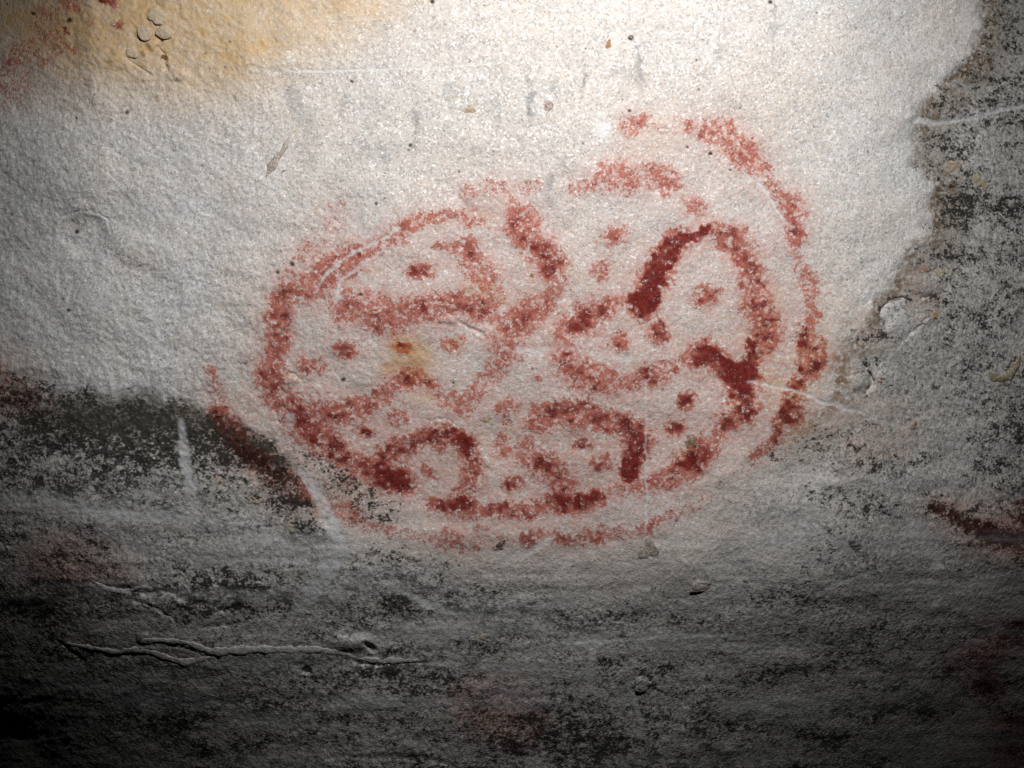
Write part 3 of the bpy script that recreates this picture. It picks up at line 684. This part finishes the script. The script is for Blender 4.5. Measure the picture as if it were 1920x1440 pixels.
def rock_skin(me, B, C=(0, 0, 0, 0)):
    """give a small piece the same rock as the wall: B = grime, patina, ochre, pale"""
    n = len(me.vertices)
    for an, v in (('markA', (0, 0, 0, 0)), ('markB', B), ('markC', C), ('markD', (0, 0, 0, 0))):
        at_ = me.attributes.new(an, 'FLOAT_COLOR', 'POINT')
        W_ = np.tile(np.array(v, np.float32), (n, 1))
        if an == 'markB' and v[0] > .2:
            co = np.empty(n * 3, np.float32); me.vertices.foreach_get('co', co); co = co.reshape(-1, 3) * 1000
            W_[:, 0] = np.clip(v[0] + .5 * np.sin(co[:, 0] * .23 + 1) * np.sin(co[:, 1] * .31 + 2) + .3 * np.sin(co[:, 0] * .7 + co[:, 1] * .5), 0, 1)
        at_.data.foreach_set('color', W_.ravel())
    me.materials.append(MW)

def stone(name, cat, label, px, py, rx, ry, hz, col, ang=0.0, seed=0, lump=.3, group=None, sink=.35, flat=False, skin=None):
    co, f = ICO
    rng = np.random.RandomState(seed + int(px) * 7 + int(py))
    d = np.ones(len(co))
    for k in range(7):
        v = rng.normal(size=3); v /= np.linalg.norm(v)
        d += lump * (rng.rand() - .5) * np.sin((co @ v) * rng.uniform(2, 8) + rng.rand() * 6)
    c = co * d[:, None]
    if flat: c[:, 2] = np.sign(c[:, 2]) * np.minimum(np.abs(c[:, 2]), .45)
    if skin and skin[2] > .5: rx, ry = rx * .85, ry * .85
    c = c * np.array([rx, ry, hz]) / 1000.0
    c[:, 2] *= np.where(c[:, 2] < 0, 1.2, 1.0); c[:, 2] -= 0.62 * hz / 1000.0; c[:, :2] *= 1.24
    me = bpy.data.meshes.new(name); me.from_pydata(c.tolist(), [], f)
    me.polygons.foreach_set('use_smooth', np.ones(len(f), bool))
    if skin: rock_skin(me, skin)
    else: me.materials.append(MS)
    o = bpy.data.objects.new(name, me); COL.objects.link(o)
    p, n = at(px, py)
    x = Vector((math.cos(ang), 0, -math.sin(ang))); x = (x - n * x.dot(n)).normalized(); y = n.cross(x)
    M = Matrix((x, y, n)).transposed().to_4x4(); M.translation = p
    o.matrix_world = M; o.color = (*col, 1)
    tag(o, label, cat, group)
    return o

G = 'pebbles set in the rock wall'
PB = [
 ('pebble','large pale grey pebble in a dark rimmed socket right of the painting',1682,590,25,29,16,(.50,.49,.48),.5),
 ('pebble','cream flat pebble left of the inner ring',454,672,13,7,6,(.52,.47,.38),.25),
 ('pebble','orange chip on the edge of the dark crust',545,882,11,6,5,(.50,.22,.08),.5),
 ('pebble','pinkish pebble in the dark crust below the orange chip',407,903,9,8,5,(.46,.33,.27),.0),
 ('pebble','pale buff pebble in grimy rock under the left outer ring',481,938,12,7,5,(.42,.33,.26),.1),
 ('pebble','larger cream pebble left of the wide grey rub',546,991,13,8,6,(.45,.39,.31),-.2),
 ('pebble','small round white pebble low below the oval',905,1192,11,9,6,(.50,.45,.38),.0),
 ('pebble','round buff pebble below the right end of the outer ring',1213,1031,17,14,6,(.43,.39,.32),.2),
 ('pebble','dark purple pebble on the bottom of the outer ring',938,1016,11,6,6,(.10,.035,.035),-.4),
 ('pebble','smaller dark purple pebble just below its twin',933,1028,9,6,6,(.10,.03,.035),.2),
 ('pebble','cream pebble sitting on top of the dark purple pair',944,1007,10,5,5,(.50,.38,.30),.1),
 ('pebble','smooth brown bead beside the lowest right dot of the oval',1293,827,10,9,7,(.22,.14,.07),.0),
 ('pebble','rusty orange sliver high on the pale rock',1140,81,5,9,4,(.42,.18,.04),.2),
 ('pebble','tiny brown grain next to the rusty sliver',1181,69,4,4,3,(.22,.08,.03),.0),
 ('pebble','brown drop shaped pebble at the end of the long right scratch',1711,799,6,8,5,(.24,.12,.05),.3),
 ('pebble','pinkish orange pebble in the speckled crust at upper right',1785,311,14,11,6,(.45,.32,.22),.2),
 ('pebble','yellowish pebble below the pinkish orange one at upper right',1836,338,14,9,5,(.44,.36,.22),.2),
 ('pebble','reddish brown pebble above the large grey one',1731,506,8,10,6,(.26,.14,.10),.2),
 ('pebble','left yellow pebble of a pair above the large grey one',1760,511,9,7,5,(.44,.38,.24),.0),
 ('pebble','right yellow pebble of a pair above the large grey one',1780,509,8,6,5,(.46,.40,.28),.1),
 ('pebble','orange pebble just right of the large grey one',1752,589,6,7,5,(.44,.26,.08),-.4),
 ('pebble','pink pebble beside the dark crack right of the rings',1648,708,8,6,5,(.40,.30,.27),.2),
 ('pebble','grey round pebble highest in the ochre patch',292,28,14,12,5,(.58,.50,.36),.2),
 ('pebble','grey round pebble on the left in the ochre patch',271,60,14,13,5,(.58,.50,.36),.0),
 ('pebble','grey oval pebble on the right in the ochre patch',307,60,14,10,5,(.58,.50,.36),.1),
 ('pebble','small grey pebble lowest in the ochre patch',246,98,9,8,5,(.58,.50,.36),.3),
 ('pebble','pinkish brown round pebble above the painting',1027,198,9,8,6,(.50,.38,.34),.0),
 ('pebble','pale orange lumpy pebble high above the oval',880,204,13,9,5,(.62,.48,.34),.3),
 ('pebble','flat orange pebble left of the lumpy one',814,211,9,4,3,(.56,.38,.24),.0),
 ('pebble','long pinkish pebble low on the right wall',1311,1100,16,8,5,(.40,.32,.28),-.3),
 ('pebble','pale round boss low in the grey wall',1206,1283,18,12,7,(.30,.29,.27),.0),
 ('pebble','beige flat chip inside the oval below the faint strokes',910,785,10,5,3,(.56,.42,.22),.0),
 ('pebble','orange flat chip in the middle of the oval',972,672,8,5,3,(.50,.25,.13),.3),
 ('pebble','mustard speck on top of the tall arch',1138,768,6,3,3,(.44,.27,.06),.0),
 ('pebble','white lumpy chip with dark pits above the upper arc',1129,240,19,17,5,(.86,.85,.84),.4),
 ('pebble','thin brown flake under the horizontal band',912,599,10,3,3,(.30,.19,.12),.15),
 ('pebble','thin brown flake under the faint upper dot',1126,522,7,3,3,(.36,.25,.18),-.4),
 ('pebble','orange fleck beside the long curved stroke',997,516,4,4,3,(.48,.22,.05),.0),
 ('pebble','small orange grain on the inner ring at lower left',625,848,7,4,3,(.52,.30,.16),.2),
 ('pebble','pale pebble at the tip of the grey rub in the low wall',600,1295,12,5,5,(.40,.40,.39),.1),
 ('pebble','pale chip low in the dark right wall',1320,1284,8,5,4,(.34,.32,.29),.1),
 ('pebble','tan chip in the crust right of the outer ring',1600,790,14,9,5,(.42,.34,.24),-.3),
 ('pebble','pinkish chip in the crust below the long right scratch',1690,820,10,6,4,(.40,.28,.21),.0),
]
for nm, lab, x, y, rx, ry, hz, col, an in PB:
    stone(nm, 'pebble', lab, x, y, rx, ry, hz * (.34 if 'ochre patch' in lab else .6 if y < 760 else .36), col, an, group=G, lump=(.16 if 'ochre patch' in lab else .34), skin=((.0, .25, .85, .0) if 'ochre patch' in lab else (.42, .5, 0, .4) if 'socket' in lab else (.3, .95, 0, .0) if 'boss' in lab else None), flat=('flat' in lab or 'chip' in lab))

def tube(name, cat, label, pts, col, flatten=.6, group=None, skin=None):
    """a low winding rib lying on the wall; pts rows x, y, half width in millimetres"""
    q = catmull(pts, 6)
    rng = np.random.RandomState(int(pts[0][0]) + 3)
    V_, F_ = [], []; R = 10
    p0, n0 = at(q[len(q) // 2, 0], q[len(q) // 2, 1])
    ph = rng.rand(4) * 6
    for i, row in enumerate(q):
        a = q[max(0, i - 1)]; b = q[min(len(q) - 1, i + 1)]
        pa, _ = at(a[0], a[1]); pb, _ = at(b[0], b[1]); p, n = at(row[0], row[1])
        t = (pb - pa).normalized(); s = n.cross(t).normalized(); n = t.cross(s)
        if n.y > 0: n = -n
        e = min(1.0, (i + .4) / 3.0, (len(q) - i - .6) / 3.0)
        r = row[2] * 1.35 / 1000 * max(.05, e) * (1 + .22 * math.sin(i * .9 + ph[0]) + .16 * math.sin(i * 2.3 + ph[1]))
        for k in range(R):
            g_ = 2 * math.pi * k / R
            V_.append((p + s * math.cos(g_) * r + n * math.sin(g_) * r * flatten)[:])
    for i in range(len(q) - 1):
        for k in range(R):
            F_.append((i * R + k, i * R + (k + 1) % R, (i + 1) * R + (k + 1) % R, (i + 1) * R + k))
    F_.append(tuple(range(R))[::-1]); F_.append(tuple(range((len(q) - 1) * R, len(q) * R)))
    V_ = [tuple(np.array(v) - np.array(p0)) for v in V_]
    me = bpy.data.meshes.new(name); me.from_pydata(V_, [], F_); me.polygons.foreach_set('use_smooth', np.ones(len(F_), bool))
    if skin: rock_skin(me, skin)
    else: me.materials.append(MS)
    o = bpy.data.objects.new(name, me); COL.objects.link(o); o.location = p0; o.color = (*col, 1)
    tag(o, label, cat, group); return o

GV = 'pale ribs of rock low on the wall'
tube('rock_rib', 'rock rib', 'short lower pale rib of rock near the left edge', [(118,1204,3),(160,1212,5),(215,1221,6),(262,1218,6),(300,1228,7),(340,1240,7),(372,1236,6),(392,1231,5)], (.24,.22,.175), .17, GV, skin=(.18, .75, .2, .45))
tube('rock_rib', 'rock rib', 'long pale winding rib of rock under the grey rub', [(258,1200,3),(300,1200,4),(346,1204,5),(372,1213,6),(396,1221,8),(450,1218,7),(520,1217,6),(575,1216,6),(630,1222,5),(665,1232,4)], (.27,.245,.21), .17, GV, skin=(.18, .75, .2, .45))
tube('rock_rib', 'rock rib', 'brownish rib of rock at the far end of the long one', [(668,1233,3),(712,1238,5),(750,1236,5),(790,1238,3)], (.26,.20,.16), .17, GV, skin=(.18, .75, .2, .45))
tube('rock_rib', 'rock rib', 'thin pale rock edge above the dark ledge', [(168,1082,3),(196,1102,4),(232,1108,4),(262,1100,3),(290,1104,3)], (.22,.20,.18), .15, GV, skin=(.18, .75, .2, .45))
tube('mud_crust', 'mud crust', 'tan hook shaped mud crust in the right speckled crust', [(1852,694,4),(1864,708,6),(1884,707,6),(1898,692,6),(1910,672,6),(1906,656,4)], (.25,.19,.105), .35)
tube('mud_trail', 'mud trail', 'pinkish mud trail on a white scraped spot left of centre', [(497,333,4),(503,320,5),(512,306,5),(520,292,4),(530,280,4),(538,264,5),(541,256,3)], (.50,.42,.36), .35)
tube('mud_trail', 'mud trail', 'short dark red mud crumb beside the pinkish trail', [(525,323,1.5),(530,320,2),(536,317,1.5)], (.26,.12,.08), .5)
